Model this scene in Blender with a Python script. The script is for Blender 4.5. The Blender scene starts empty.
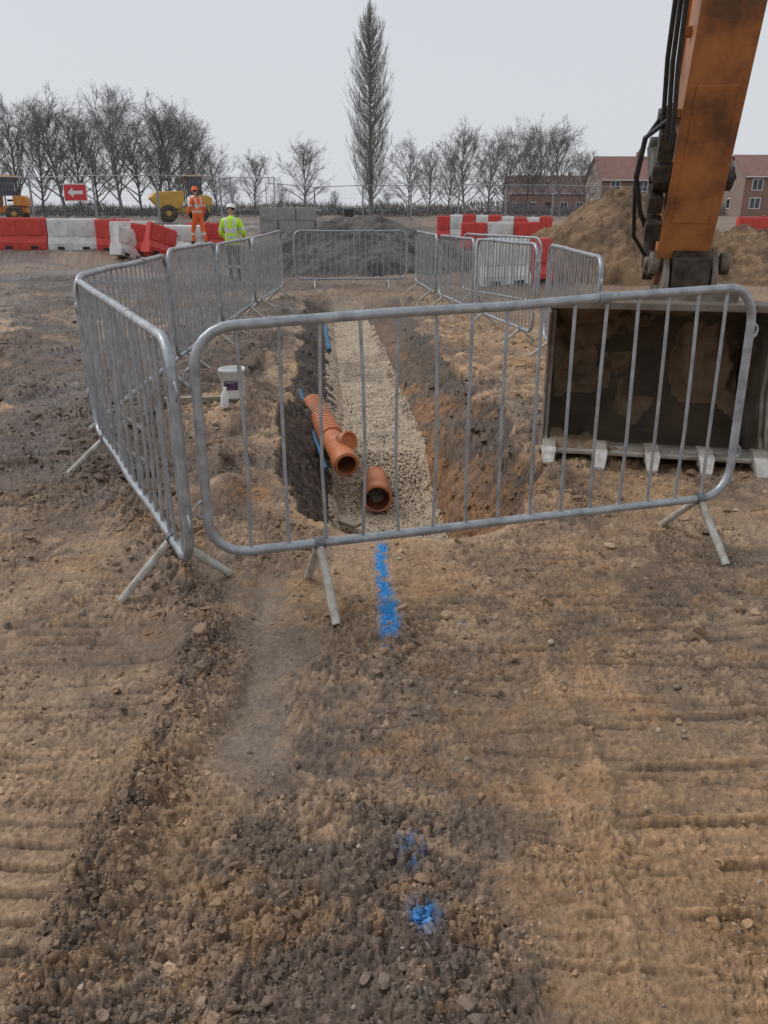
import bpy, bmesh, math, random, time
import numpy as np
from mathutils import Vector, Matrix
T0=time.time()
random.seed(7); rng=np.random.default_rng(7)
scene=bpy.context.scene
col=scene.collection

# ---------------------------------------------------------------- materials
def new_mat(name):
    m=bpy.data.materials.new(name); m.use_nodes=True
    nt=m.node_tree; b=nt.nodes['Principled BSDF']
    return m,nt,b
def mat_noise(name,c1,c2,scale=6,rough=.6,metal=0,bump=0,bscale=60,lo=.35,hi=.65,c3=None,coord='Object'):
    m,nt,b=new_mat(name)
    tc=nt.nodes.new('ShaderNodeTexCoord')
    n=nt.nodes.new('ShaderNodeTexNoise'); n.inputs['Scale'].default_value=scale; n.inputs['Detail'].default_value=8; n.inputs['Roughness'].default_value=.65
    nt.links.new(tc.outputs[coord],n.inputs['Vector'])
    r=nt.nodes.new('ShaderNodeValToRGB'); r.color_ramp.elements[0].position=lo; r.color_ramp.elements[1].position=hi
    r.color_ramp.elements[0].color=(*c1,1); r.color_ramp.elements[1].color=(*c2,1)
    if c3:
        e=r.color_ramp.elements.new(min(.98,hi+.1)); e.color=(*c3,1)
    nt.links.new(n.outputs['Fac'],r.inputs['Fac']); nt.links.new(r.outputs['Color'],b.inputs['Base Color'])
    b.inputs['Roughness'].default_value=rough; b.inputs['Metallic'].default_value=metal
    if bump:
        n2=nt.nodes.new('ShaderNodeTexNoise'); n2.inputs['Scale'].default_value=bscale; n2.inputs['Detail'].default_value=6
        nt.links.new(tc.outputs[coord],n2.inputs['Vector'])
        bp=nt.nodes.new('ShaderNodeBump'); bp.inputs['Strength'].default_value=bump; bp.inputs['Distance'].default_value=.01
        nt.links.new(n2.outputs['Fac'],bp.inputs['Height']); nt.links.new(bp.outputs['Normal'],b.inputs['Normal'])
    return m
def mat_soil(name,nscale=45,bump=.6,rough=.82,lo=.58,hi=1.42,dist=.006):
    m,nt,b=new_mat(name)
    at=nt.nodes.new('ShaderNodeAttribute'); at.attribute_name='col'
    tc=nt.nodes.new('ShaderNodeTexCoord')
    n=nt.nodes.new('ShaderNodeTexNoise'); n.inputs['Scale'].default_value=nscale; n.inputs['Detail'].default_value=9; n.inputs['Roughness'].default_value=.82
    nt.links.new(tc.outputs['Object'],n.inputs['Vector'])
    mr=nt.nodes.new('ShaderNodeMapRange'); mr.inputs[1].default_value=.32; mr.inputs[2].default_value=.68; mr.inputs[3].default_value=lo; mr.inputs[4].default_value=hi
    nt.links.new(n.outputs['Fac'],mr.inputs[0])
    mx=nt.nodes.new('ShaderNodeVectorMath'); mx.operation='SCALE'
    nt.links.new(at.outputs['Color'],mx.inputs[0]); nt.links.new(mr.outputs[0],mx.inputs['Scale'])
    nt.links.new(mx.outputs[0],b.inputs['Base Color'])
    r2=nt.nodes.new('ShaderNodeMapRange'); r2.inputs[3].default_value=rough; r2.inputs[4].default_value=.22
    nt.links.new(at.outputs['Alpha'],r2.inputs[0]); nt.links.new(r2.outputs[0],b.inputs['Roughness'])
    b.inputs['Specular IOR Level'].default_value=.45
    n2=nt.nodes.new('ShaderNodeTexNoise'); n2.inputs['Scale'].default_value=nscale*2.0; n2.inputs['Detail'].default_value=8; n2.inputs['Roughness'].default_value=.75
    nt.links.new(tc.outputs['Object'],n2.inputs['Vector'])
    bp=nt.nodes.new('ShaderNodeBump'); bp.inputs['Strength'].default_value=bump; bp.inputs['Distance'].default_value=dist
    nt.links.new(n2.outputs['Fac'],bp.inputs['Height']); nt.links.new(bp.outputs['Normal'],b.inputs['Normal'])
    return m

M_soil=mat_soil('soil',60,1.0,dist=.009); M_clod=mat_soil('clod_soil',60,.8,lo=.7,hi=1.3); M_gravel=mat_soil('limestone_gravel',90,.4,.8,.85,1.15)
M_galv=mat_noise('galvanised_steel',(.26,.275,.29),(.44,.46,.48),14,.45,.5,.15,80)
M_foot=mat_noise('muddy_galvanised_foot',(.33,.29,.23),(.55,.54,.50),18,.7,.1,.3,70)
M_orange=mat_noise('orange_paint_dirty',(.13,.06,.03),(.34,.125,.04),2.6,.5,.0,.3,40,.36,.50,(.44,.17,.05))
M_hyd=mat_noise('greasy_dark_steel',(.02,.018,.016),(.10,.08,.06),12,.5,.4,.4,60)
M_rubber=mat_noise('hose_rubber',(.012,.012,.013),(.035,.033,.03),20,.55)
M_bsteel=mat_noise('worn_bucket_steel',(.12,.085,.055),(.24,.21,.175),5,.6,.3,.5,40)
M_binner=mat_noise('bucket_inside_mud',(.05,.036,.024),(.12,.085,.052),2.5,.8,.1,.8,18)
M_lip=mat_noise('worn_bucket_lip',(.22,.18,.13),(.42,.39,.35),9,.5,.3,.3,50)
M_tooth=mat_noise('bucket_tooth_steel',(.38,.33,.27),(.66,.64,.60),14,.5,.3,.3,50)
M_pvc=mat_noise('terracotta_upvc',(.26,.13,.075),(.50,.165,.065),6,.5,0,.12,30,.33,.47,(.56,.18,.068))
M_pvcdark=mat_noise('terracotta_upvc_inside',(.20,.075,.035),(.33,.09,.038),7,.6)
M_blue=mat_noise('blue_mdpe',(.02,.08,.16),(.02,.12,.25),9,.45)
M_black=mat_noise('black_rubber_seal',(.012,.012,.012),(.03,.03,.03),9,.5)
M_wood=mat_noise('weathered_timber',(.22,.18,.13),(.38,.32,.24),20,.8)
M_white=mat_noise('white_plastic_dirty',(.66,.65,.62),(.82,.81,.80),6,.45)
M_label=mat_noise('bucket_label_print',(.07,.03,.08),(.14,.05,.14),20,.5)
M_redp=mat_noise('red_barrier_plastic',(.50,.035,.025),(.62,.06,.045),3,.45)
M_whp=mat_noise('white_barrier_plastic',(.50,.49,.46),(.76,.75,.73),2.5,.5)
M_yel=mat_noise('hi_vis_yellow',(.50,.80,.04),(.62,.92,.07),8,.7)
M_hor=mat_noise('hi_vis_orange',(.80,.13,.03),(.9,.2,.05),8,.7)
M_ref=mat_noise('reflective_tape',(.55,.56,.56),(.7,.7,.7),8,.4)
M_navy=mat_noise('navy_work_trousers',(.015,.018,.03),(.035,.04,.055),10,.85)
M_boot=mat_noise('muddy_boots',(.04,.03,.02),(.12,.09,.05),14,.85)
M_skin=mat_noise('skin',(.50,.28,.20),(.58,.35,.26),10,.55)
M_hair=mat_noise('short_brown_hair',(.03,.02,.012),(.06,.04,.025),40,.8)
M_eye=mat_noise('eye',(.02,.02,.02),(.05,.04,.03),10,.3)
M_bark=mat_noise('hazed_winter_bark',(.18,.165,.155),(.27,.255,.245),1.5,.95)  # distance haze put into the base colour: lighter, greyer bark
M_bark2=mat_noise('hazed_poplar_bark',(.22,.205,.18),(.31,.295,.26),1.5,.95)  # poplar bark lightened the same way for distance haze
M_conc=mat_noise('concrete',(.24,.24,.235),(.36,.355,.34),2,.9,0,.3,20)
M_glass=mat_noise('window_glass',(.03,.035,.04),(.07,.08,.09),1,.12)
M_frame=mat_noise('window_frame_white',(.68,.68,.68),(.76,.76,.76),3,.4)
M_roof=mat_noise('roof_tiles',(.13,.085,.075),(.19,.12,.105),1.2,.9)
M_roof2=mat_noise('roof_tiles_red',(.20,.11,.09),(.27,.15,.12),1.2,.9)
M_yelv=mat_noise('plant_yellow_paint',(.55,.30,.04),(.70,.42,.06),3,.4)
M_orgv=mat_noise('plant_orange_paint',(.65,.20,.03),(.78,.30,.05),3,.4)
M_tyre=mat_noise('muddy_tyre',(.03,.027,.024),(.12,.095,.065),5,.9)
M_signred=mat_noise('sign_red',(.62,.03,.05),(.68,.05,.07),4,.4)
def brick_mat():
    m,nt,b=new_mat('red_brick')
    tc=nt.nodes.new('ShaderNodeTexCoord'); br=nt.nodes.new('ShaderNodeTexBrick')
    br.inputs['Color1'].default_value=(.24,.12,.09,1); br.inputs['Color2'].default_value=(.30,.16,.12,1); br.inputs['Mortar'].default_value=(.3,.27,.24,1)
    br.inputs['Scale'].default_value=4.5
    mp=nt.nodes.new('ShaderNodeMapping'); mp.inputs['Rotation'].default_value=(math.radians(90),0,0)
    nt.links.new(tc.outputs['Object'],mp.inputs['Vector']); nt.links.new(mp.outputs['Vector'],br.inputs['Vector'])
    nt.links.new(br.outputs['Color'],b.inputs['Base Color']); b.inputs['Roughness'].default_value=.9
    return m
M_brick=brick_mat()

# ---------------------------------------------------------------- mesh builder
class MB:
    def __init__(s): s.v=[]; s.f=[]; s.m=[]; s.sm=[]; s.mats=[]
    def mi(s,mat):
        if mat not in s.mats: s.mats.append(mat)
        return s.mats.index(mat)
    def add(s,vs,fs,mat,smooth=False):
        o=len(s.v); s.v+= [tuple(v) for v in vs]; k=s.mi(mat)
        for f in fs: s.f.append(tuple(i+o for i in f)); s.m.append(k); s.sm.append(smooth)
    def tube(s,path,r,mat,seg=8,closed=False,caps=True):
        P=[Vector(p) for p in path]; n=len(P); rs=r if isinstance(r,(list,tuple)) else [r]*n
        vs=[];fs=[]; prev=None
        for i in range(n):
            if closed: d=(P[(i+1)%n]-P[i-1])
            else: d=P[min(i+1,n-1)]-P[max(i-1,0)]
            d.normalize()
            if prev is None:
                a=Vector((0,0,1)) if abs(d.z)<.9 else Vector((1,0,0))
                u=d.cross(a).normalized()
            else:
                u=(prev-d*prev.dot(d)).normalized()
            prev=u; w=d.cross(u)
            for k in range(seg):
                t=2*math.pi*k/seg; vs.append(P[i]+(u*math.cos(t)+w*math.sin(t))*rs[i])
        m=n if closed else n-1
        for i in range(m):
            for k in range(seg):
                a=i*seg+k; b=i*seg+(k+1)%seg; c=((i+1)%n)*seg+(k+1)%seg; e=((i+1)%n)*seg+k
                fs.append((a,b,c,e))
        s.add(vs,fs,mat,True)
        if caps and not closed:
            s.add(vs[:seg],[tuple(range(seg))[::-1]],mat); s.add(vs[-seg:],[tuple(range(seg))],mat)
    def box(s,c,size,mat,rot=None):
        h=[x/2 for x in size]; R=rot or Matrix.Identity(3); c=Vector(c)
        vs=[c+R@Vector((sx*h[0],sy*h[1],sz*h[2])) for sx in(-1,1) for sy in(-1,1) for sz in(-1,1)]
        s.add(vs,[(0,1,3,2),(4,6,7,5),(0,4,5,1),(2,3,7,6),(0,2,6,4),(1,5,7,3)],mat)
    def prism(s,poly,x0,x1,mat,axis=0):
        n=len(poly)
        def mk(x,p): return (x,p[0],p[1]) if axis==0 else (p[0],x,p[1])
        vs=[mk(x0,p) for p in poly]+[mk(x1,p) for p in poly]
        fs=[tuple(range(n)),tuple(range(2*n-1,n-1,-1))]+[(i,i+n,(i+1)%n+n,(i+1)%n) for i in range(n)]
        s.add(vs,fs,mat)
    def lathe(s,prof,mat,origin=(0,0,0),axis=(0,0,1),seg=24,smooth=True):
        z=Vector(axis).normalized(); a=Vector((0,0,1)) if abs(z.z)<.9 else Vector((1,0,0))
        u=z.cross(a).normalized(); w=z.cross(u); o=Vector(origin)
        vs=[o+z*h+(u*math.cos(2*math.pi*k/seg)+w*math.sin(2*math.pi*k/seg))*r for r,h in prof for k in range(seg)]
        fs=[(i*seg+k,i*seg+(k+1)%seg,(i+1)*seg+(k+1)%seg,(i+1)*seg+k) for i in range(len(prof)-1) for k in range(seg)]
        s.add(vs,fs,mat,smooth)
    def obj(s,name,parent=None,bevel=0,loc=None,rotz=0):
        me=bpy.data.meshes.new(name); me.from_pydata(s.v,[],s.f); me.update()
        for m in s.mats: me.materials.append(m)
        me.polygons.foreach_set('material_index',s.m); me.polygons.foreach_set('use_smooth',s.sm)
        bm=bmesh.new(); bm.from_mesh(me); bmesh.ops.recalc_face_normals(bm,faces=bm.faces); bm.to_mesh(me); bm.free()
        o=bpy.data.objects.new(name,me); col.objects.link(o)
        if loc: o.location=loc
        o.rotation_euler[2]=rotz
        if parent: o.parent=parent
        if bevel:
            b=o.modifiers.new('bevel','BEVEL'); b.width=bevel; b.segments=2; b.limit_method='ANGLE'; b.angle_limit=math.radians(40)
        return o
def empty(name,loc=(0,0,0),rotz=0):
    e=bpy.data.objects.new(name,None); col.objects.link(e); e.location=loc; e.rotation_euler[2]=rotz; return e

# ---------------------------------------------------------------- noise
def h2(ix,iy,seed):
    n=(ix*374761393+iy*668265263+seed*974634777)&0xffffffff
    n=((n^(n>>13))*1274126177)&0xffffffff
    n=n^(n>>16)
    return n.astype(np.float64)/4294967296.0
def vnoise(x,y,seed=0):
    ix=np.floor(x).astype(np.int64); iy=np.floor(y).astype(np.int64); fx=x-ix; fy=y-iy
    u=fx*fx*fx*(fx*(fx*6-15)+10); v=fy*fy*fy*(fy*(fy*6-15)+10)
    a=h2(ix,iy,seed); b=h2(ix+1,iy,seed); c=h2(ix,iy+1,seed); d=h2(ix+1,iy+1,seed)
    return (a*(1-u)+b*u)*(1-v)+(c*(1-u)+d*u)*v
def fbm(x,y,oct=4,seed=0,g=.5):
    s=0;a=1;t=0
    for o in range(oct):
        s=s+a*vnoise(x,y,seed+o*17); t+=a; a*=g; x,y=(x*1.6-y*1.25)+11.3,(x*1.25+y*1.6)-7.1
    return s/t
def gnoise(x,y,seed=0):
    ix=np.floor(x).astype(np.int64); iy=np.floor(y).astype(np.int64); fx=x-ix; fy=y-iy
    u=fx*fx*fx*(fx*(fx*6-15)+10); v=fy*fy*fy*(fy*(fy*6-15)+10)
    def g(dx,dy):
        a=h2(ix+dx,iy+dy,seed)*6.28318; return np.cos(a)*(fx-dx)+np.sin(a)*(fy-dy)
    return (g(0,0)*(1-u)+g(1,0)*u)*(1-v)+(g(0,1)*(1-u)+g(1,1)*u)*v
def billow(x,y,oct=4,seed=0,g=.5):
    s=0;a=1;t=0
    for o in range(oct):
        s=s+a*np.minimum(np.abs(gnoise(x,y,seed+o*13))*2.6,1.0)**.8; t+=a; a*=g; x,y=(x*1.65-y*1.25)+5.3,(x*1.25+y*1.65)-3.1
    return s/t
def sstep(a,b,x):
    t=np.clip((x-a)/(b-a),0,1); return t*t*(3-2*t)
def bumps(x,y,s,seed,dens):
    X=x/s; Y=y/s
    wx=gnoise(X*1.7,Y*1.7,seed+91); wy=gnoise(X*1.7+40,Y*1.7,seed+92)
    X=X+.9*wx+.35*gnoise(X*4,Y*4,seed+93); Y=Y+.9*wy+.35*gnoise(X*4,Y*4+9,seed+94)
    ix=np.floor(X).astype(np.int64); iy=np.floor(Y).astype(np.int64)
    best=np.zeros_like(X)
    for dx in(-1,0,1):
        for dy in(-1,0,1):
            cx=ix+dx; cy=iy+dy
            a=h2(cx,cy,seed); b=h2(cx,cy,seed+1); c=h2(cx,cy,seed+2)
            R=np.where(c<dens,.22+.5*(c/dens),0)
            d2=(X-cx-.15-.7*a)**2+(Y-cy-.15-.7*b)**2
            best=np.maximum(best,np.sqrt(np.maximum(R*R-d2,0)))
    return best*s

def trench(x,y):
    c=.08-.075*(y-4.6)
    e=sstep(3.72,4.35,y)*(1-sstep(14.6,16.8,y))
    D=.78-.34*sstep(5.95,6.6,y)
    nz=(fbm(x*.0+3,y*2.2,3,5)-.5)*.26
    nz2=(fbm(x*2.,y*2.5,3,6)-.5)*.24
    nar=.35+.65*np.sqrt(sstep(3.6,4.8,y))
    wl=(.80+nz+nz2*.5)*nar; wr=(.98+nz+nz2)*nar
    dx=x-c
    s=np.abs(dx); wt=np.where(dx<0,wl,wr); wf=(.34-.06*sstep(6.2,8,y))*nar+.20*nz2
    t=np.clip((s-wf)/np.maximum(wt-wf,.05),0,1)
    prof=np.where(dx<0, 1-t**.75, 1-t**.95)
    return c,e,D,t,prof*e*D,dx
def masks(x,y):
    n1=fbm(x*.9,y*.9,3,31)
    rx=-.75-.55*np.maximum(y-2.75,0)+.14*(vnoise(x*0,y*1.7,3)-.5)
    ridge=np.exp(-((x-rx)/(.085+.04*sstep(1.6,2.2,y)))**2)*(1-sstep(4.2,5.5,y))*sstep(-2,.5,y)
    wob=.10*(fbm(x*3,y*3,2,32)-.5)
    strip=np.exp(-((x+wob*2+.47-.03*np.sin(y*3))/.11)**4)*sstep(1.7,2.1,y)*(1-sstep(3.1,3.5,y))
    lt=sstep(-1.9,-1.75,x)*(1-sstep(-.86,-.76,x+wob))*(1-sstep(3.1,3.8,y))
    rt=sstep(.26,.40,x+.08*(y-2.)+.5*(n1-.5)+wob)*(1-sstep(2.4,2.9,x))*(1-sstep(3.55,3.95,y))
    fl=sstep(-4.8,-4.3,x)*(1-sstep(-2.2,-1.8,x))*sstep(3.6,4.6,y)*(1-sstep(11,13,y))
    return n1,ridge,strip,lt,rt,fl
def H(x,y,detail=True):
    x=np.asarray(x,dtype=np.float64); y=np.asarray(y,dtype=np.float64)
    n1,ridge,strip,lt,rt,fl=masks(x,y)
    z=.035*np.clip(y-25,0,25)
    z=z+.07*(fbm(x*.8,y*.8,3,1)-.5)*sstep(.2,.6,fbm(x*.3,y*.3,2,2))
    z=z+.40*(fbm(x*.35+5,y*.35,3,3)-.5)*sstep(5,14,np.hypot(x*1.4,y)-1.0)*(1-np.exp(-((x+.3)/2.8)**4))
    z=z+.35*np.exp(-((x+6.1)**2+(y-27.5)**2)/3.0)
    z=z+ridge*(.035+.05*(vnoise(x*5,y*5,8)-.3))
    z=z-.03*strip-.02*lt-.012*rt
    c,e,D,t,carve,dx=trench(x,y)
    rim=e*np.exp(-((np.abs(dx)-1.12)/.20)**2)
    z=z+rim*(.05+.08*(dx<0))*sstep(.35,.7,fbm(x*3,y*2,2,44))
    z=z-carve
    if detail:
        near=y<30
        zz=np.zeros_like(z)
        xs=x[near]; ys=y[near]
        n1=n1[near]; ridge=ridge[near]; strip=strip[near]; lt=lt[near]; rt=rt[near]; fl=fl[near]; tt=t[near]; ee=e[near]
        wall=ee*(tt<.98)*(tt>.02); floor=ee*(tt<=.02)
        ctr=np.exp(-((xs-.02)/.5)**4)*(1-sstep(2.6,3.3,ys))
        pat=sstep(.42,.60,fbm(xs*1.9,ys*1.9,4,51,.6))
        mid=sstep(3.8,5.5,ys)
        track=np.clip(lt+rt+fl*.7,0,1)
        cm=np.clip(.24+.50*pat+.22*ctr+.9*ridge+.7*wall+.45*mid,0,1.5)*(1-.85*strip)*(1-.62*track*(1-ridge)*(1-.45*pat))*(1-.8*floor)
        b1=bumps(xs,ys,.19,100,.5); b2=bumps(xs+3,ys,.080,110,.6); b3=bumps(xs,ys+9,.035,120,.6)
        bl=billow(xs*7,ys*7,5,400,.6); bf=billow(xs*30,ys*30,4,430,.62)
        soft=.60+.40*mid
        zz0=cm*(.13*b1*sstep(.3,.8,cm)+.29*b2*soft+.38*b3+.036*(bl-.35)+.020*(bf-.35))
        zz0=zz0+.12*mid*bumps(xs,ys,.55,150,.5)*(1-wall)*(1-floor)+.06*mid*(fbm(xs*1.6,ys*1.6,3,155)-.5)
        rough=(fbm(xs*9,ys*9,4,61,.6)-.5)*.018*(.35+.65*cm)+(fbm(xs*60,ys*60,3,71,.68)-.5)*.010+.009*(bf-.35)*(1-.6*strip)
        def gv(ang,pitch,ph,wv):
            ca,sa=math.cos(ang),math.sin(ang)
            v=(-sa*xs+ca*ys)/pitch+ph+wv*(fbm(xs*.9,ys*.9,2,77)-.5)*2+.16*(fbm(xs*11,ys*11,3,78,.6)-.5)
            ci=np.floor(v); f=v-ci; hv=h2(ci.astype(np.int64),np.zeros_like(ci).astype(np.int64),int(ph*100)+5)
            return f,hv,ci
        def imprint(ang,pitch,ph,wv=.5):
            f,hv,ci=gv(ang,pitch,ph,wv)
            g=-.9*np.exp(-((f-.42)/.08)**2)+.8*np.exp(-((f-.60)/.07)**2)
            seg=sstep(.40,.52,vnoise(xs*3.0+ci*7.3,ci*3.1,79))
            return g*(.30+1.0*hv)*(.10+.90*seg)
        def slab(ang,pitch,ph,wv=.3):
            f,hv,ci=gv(ang,pitch,ph,wv)
            return (sstep(.0,.07,f)*(1-.35*f)-sstep(.80,.97,f)*.5-.3)*(.7+.5*hv)*1.3
        brk=sstep(.40,.54,fbm(xs*1.9,ys*3.6,5,83,.65))
        brk2=sstep(.44,.58,fbm(xs*1.6+9,ys*3.,5,84,.65))
        lowl=(1-sstep(1.60,1.85,ys))
        tr=.026*imprint(.05,.070,0)*lt*(.35+.65*brk)*(1-lowl) + .032*slab(-.07,.080,.5)*lt*lowl*sstep(.24,.34,fbm(xs*2,ys*3,3,87))
        nearf=.50+.50*sstep(1.7,2.3,ys)
        tr=tr+nearf*(.021*imprint(-.05,.080,.3)*rt*brk+.016*imprint(.12,.10,.1)*rt*brk2*(1-.5*brk))+.010*imprint(-.18,.055,.7)*rt*(1-brk)*.8+.05*imprint(.1,.20,.2)*fl*brk
        for (y0,sl_,xa) in((1.56,.035,.62),(1.40,-.01,.70),(1.71,.05,.66),(1.95,.03,.74),(2.20,.02,.80)):
            yc=y0+sl_*(xs-.8)+.012*(vnoise(xs*4,xs*0+y0,90)-.5)
            tr=tr+sstep(xa,xa+.08,xs)*(.018*np.exp(-((ys-yc-.011)/.008)**2)-.016*np.exp(-((ys-yc+.008)/.008)**2))*sstep(.25,.45,vnoise(xs*5,xs*0+y0*9,91))
        md=sstep(-.1,.15,xs)*(1-rt)*sstep(2.3,2.6,ys)*(1-sstep(3.3,3.6,ys)); tr=tr+.018*imprint(.03,.085,.6)*md*brk2
        tr=tr*(1-ridge)
        tr=tr+.024*np.exp(-((xs-.62-.05*np.sin(ys*4)-.05*(fbm(xs*6,ys*6,2,88)-.5))/.03)**2)*(1-sstep(2.2,2.7,ys))*(.2+bl)
        tr=tr+.018*np.exp(-((xs-1.02-.12*ys+.08*vnoise(xs*0,ys*3,5))/.03)**2)*(1-sstep(3.,3.6,ys))*(.2+bl)
        zz[near]=zz0+rough+tr-.012
        z=z+zz
    return z
def Hs(x,y): return float(H(np.array([x]),np.array([y]),False)[0])

C=lambda *a: np.array(a)
TAN=C(.45,.302,.190); OCH=C(.46,.280,.140); DARK=C(.110,.080,.062); GREY=C(.225,.172,.138); ORC=C(.40,.190,.070); BRN=C(.275,.178,.112); PALE=C(.50,.40,.29); BLUE=C(.02,.27,.66)
def mixc(a,b,t): return a*(1-t[:,None])+b*t[:,None]
def soilcol(x,y,z):
    n1,ridge,strip,lt,rt,fl=masks(x,y)
    N=len(x)
    c=np.tile(BRN,(N,1))
    xw=x+.55*(fbm(x*1.7,y*1.7,4,220,.6)-.5); yw=y+.6*(fbm(x*1.7,y*1.7+30,4,221,.6)-.5)
    a=sstep(.38,.62,fbm(x*1.1,y*1.1,5,201,.6)); b=sstep(.46,.54,fbm(x*2.9,y*2.9,7,202,.78)); d=sstep(.47,.56,fbm(x*1.5+4,y*1.5,7,203,.75)); f=fbm(x*14,y*14,5,204,.8)
    c=mixc(c,TAN,b*.75); c=mixc(c,OCH,a*.35)
    ctr=np.exp(-((xw)/.62)**4)*(1-sstep(2.0,2.9,yw))
    c=mixc(c,GREY,np.clip(ctr*(.30+.4*d),0,.8))
    c=mixc(c,DARK,np.clip(d*(.60+.08*ctr),0,1)*.78)
    c=mixc(c,OCH,np.clip(rt*(.15+.60*a)*(1-.6*d),0,1)*.7); c=mixc(c,TAN*.95,np.clip(lt*.6*(1-.6*d),0,1))
    c=mixc(c,mixc(np.tile(DARK,(N,1)),BRN,sstep(.35,.65,f)),ridge*.7)
    c=mixc(c,C(.32,.245,.185),strip*.6)
    c=mixc(c,C(.42,.235,.105),sstep(.60,.68,fbm(x*5,y*5,5,231,.65))*.38)
    ml=sstep(-1.0,-1.4,x)*sstep(3.3,5,y)
    ml2=ml*(1-sstep(20,26,y))
    c=mixc(c,DARK*.85,ml2*sstep(.40,.50,fbm(x*.8,y*.5,5,207,.64))*.85)
    mr=sstep(.6,1.2,x)*sstep(3.6,4.4,y)
    c=mixc(c,OCH*.8,mr*.40*(1-sstep(15,22,y))*a)
    far=sstep(11,20,y)
    c=mixc(c,C(.17,.118,.082),far*.75)
    c=mixc(c,C(.07,.053,.042),sstep(12,20,y)*.75*sstep(.42,.54,fbm(x*.3,y*.5,5,209,.6))*(x<4))
    cc,e,D,t,carve,dx=trench(x,y)
    band=(dx<0)
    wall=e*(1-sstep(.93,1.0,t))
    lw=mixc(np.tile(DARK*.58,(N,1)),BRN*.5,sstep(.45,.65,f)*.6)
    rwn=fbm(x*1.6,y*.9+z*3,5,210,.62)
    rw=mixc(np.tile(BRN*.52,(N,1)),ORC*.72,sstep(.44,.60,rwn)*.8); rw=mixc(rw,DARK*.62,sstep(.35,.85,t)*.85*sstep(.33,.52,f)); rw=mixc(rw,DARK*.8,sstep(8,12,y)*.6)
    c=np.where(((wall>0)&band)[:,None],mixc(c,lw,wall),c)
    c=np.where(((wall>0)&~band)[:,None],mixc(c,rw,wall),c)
    rimc=e*np.exp(-((np.abs(dx)-1.05)/.25)**2)*(t>=.98)
    c=mixc(c,DARK*.8,rimc*.6*sstep(.4,.5,fbm(x*2,y*2,5,232,.65)))
    fl_=e*(t<=.10)
    c=mixc(c,C(.36,.285,.20),fl_.astype(float))
    c=mixc(c,ORC,np.exp(-(((x+.78)/.12)**2+((y-4.35)/.14)**2))*sstep(.35,.6,f)*1.0)
    c=c*(.66+.68*f)[:,None]
    sp=(h2(np.floor(x*160).astype(np.int64),np.floor(y*110).astype(np.int64),9)>.988)&(y<6)
    c=np.where(sp[:,None],mixc(c,PALE,np.full(N,.45)),c)
    pn=fbm(x*34,y*24,4,230,.7)
    line=np.exp(-((x-.005-.02*np.sin(y*5))/(.032+.016*np.exp(-((y-2.9)/.22)**2)))**4)*sstep(2.64,2.74,y)*(1-sstep(3.62,3.75,y))
    dab=0
    for (bx,by,br) in [(.005,2.56,.035),(.075,1.61,.040),(.10,1.39,.045),(.085,1.385,.03),(.08,1.20,.018),(.068,1.57,.026),(.33,2.83,.02)]:
        dab=dab+np.exp(-(((x-bx)/(br*.7))**2+((y-by)/br)**2))
    blue=np.clip(line*sstep(.30,.50,pn)+np.clip(dab,0,1)*sstep(.40,.54,pn)*.8,0,1)
    c=mixc(c,BLUE*.9,blue)
    wet=sstep(.45,.56,fbm(x*1.3+20,y*1.3,5,240,.65))*.65*(1-.6*sstep(6,10,y))+.45*ml*sstep(.48,.58,fbm(x*1.1,y*.6+50,3,241))+.25*strip+.16
    wet=np.clip(wet*(1-blue),0,1)
    c=c*(1-.22*np.clip(wet-.3,0,1))[:,None]
    return np.clip(c,.01,.9),wet

def grid_mesh(name,X,Y,Z,colors,mat,extra=None):
    r,c=X.shape; co=np.stack([X,Y,Z],-1).reshape(-1,3)
    idx=np.arange(r*c).reshape(r,c)
    q=np.stack([idx[:-1,:-1],idx[:-1,1:],idx[1:,1:],idx[1:,:-1]],-1).reshape(-1)
    me=bpy.data.meshes.new(name); me.vertices.add(len(co)); me.vertices.foreach_set('co',co.astype(np.float32).ravel())
    nf=len(q)//4; me.loops.add(len(q)); me.loops.foreach_set('vertex_index',q.astype(np.int32))
    me.polygons.add(nf); me.polygons.foreach_set('loop_start',np.arange(0,len(q),4,dtype=np.int32))
    me.polygons.foreach_set('use_smooth',np.ones(nf,dtype=bool))
    me.update(calc_edges=True); me.validate()
    a=me.attributes.new('col','FLOAT_COLOR','POINT'); a.data.foreach_set('color',colors.astype(np.float32).ravel())
    me.materials.append(mat)
    o=bpy.data.objects.new(name,me); col.objects.link(o); return o

# ---------------------------------------------------------------- ground
ys=[-40,-25,-15,-8,-4,-2,-1,-.5,0,.3,.5,.65]
y=.75
while y<20: ys.append(y); y*=1.0042
while y<900: ys.append(y); y*=1.03
ys=np.array(ys)
nd=940
u=np.linspace(-1,1,nd)
o_=np.array([0.02*1.22**k for k in range(1,48)]); o_=o_/o_[-1]
w=.68*(np.maximum(ys,.75)+1.05)
Xd=u[None,:]*w[:,None]
Xr=w[:,None]+o_[None,:]*700; Xl=-Xr[:,::-1]
X=np.concatenate([Xl,Xd,Xr],1); Y=np.repeat(ys[:,None],X.shape[1],1)
xf=X.ravel(); yf=Y.ravel()
Z=H(xf,yf)
cc,wt=soilcol(xf,yf,Z)
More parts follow.
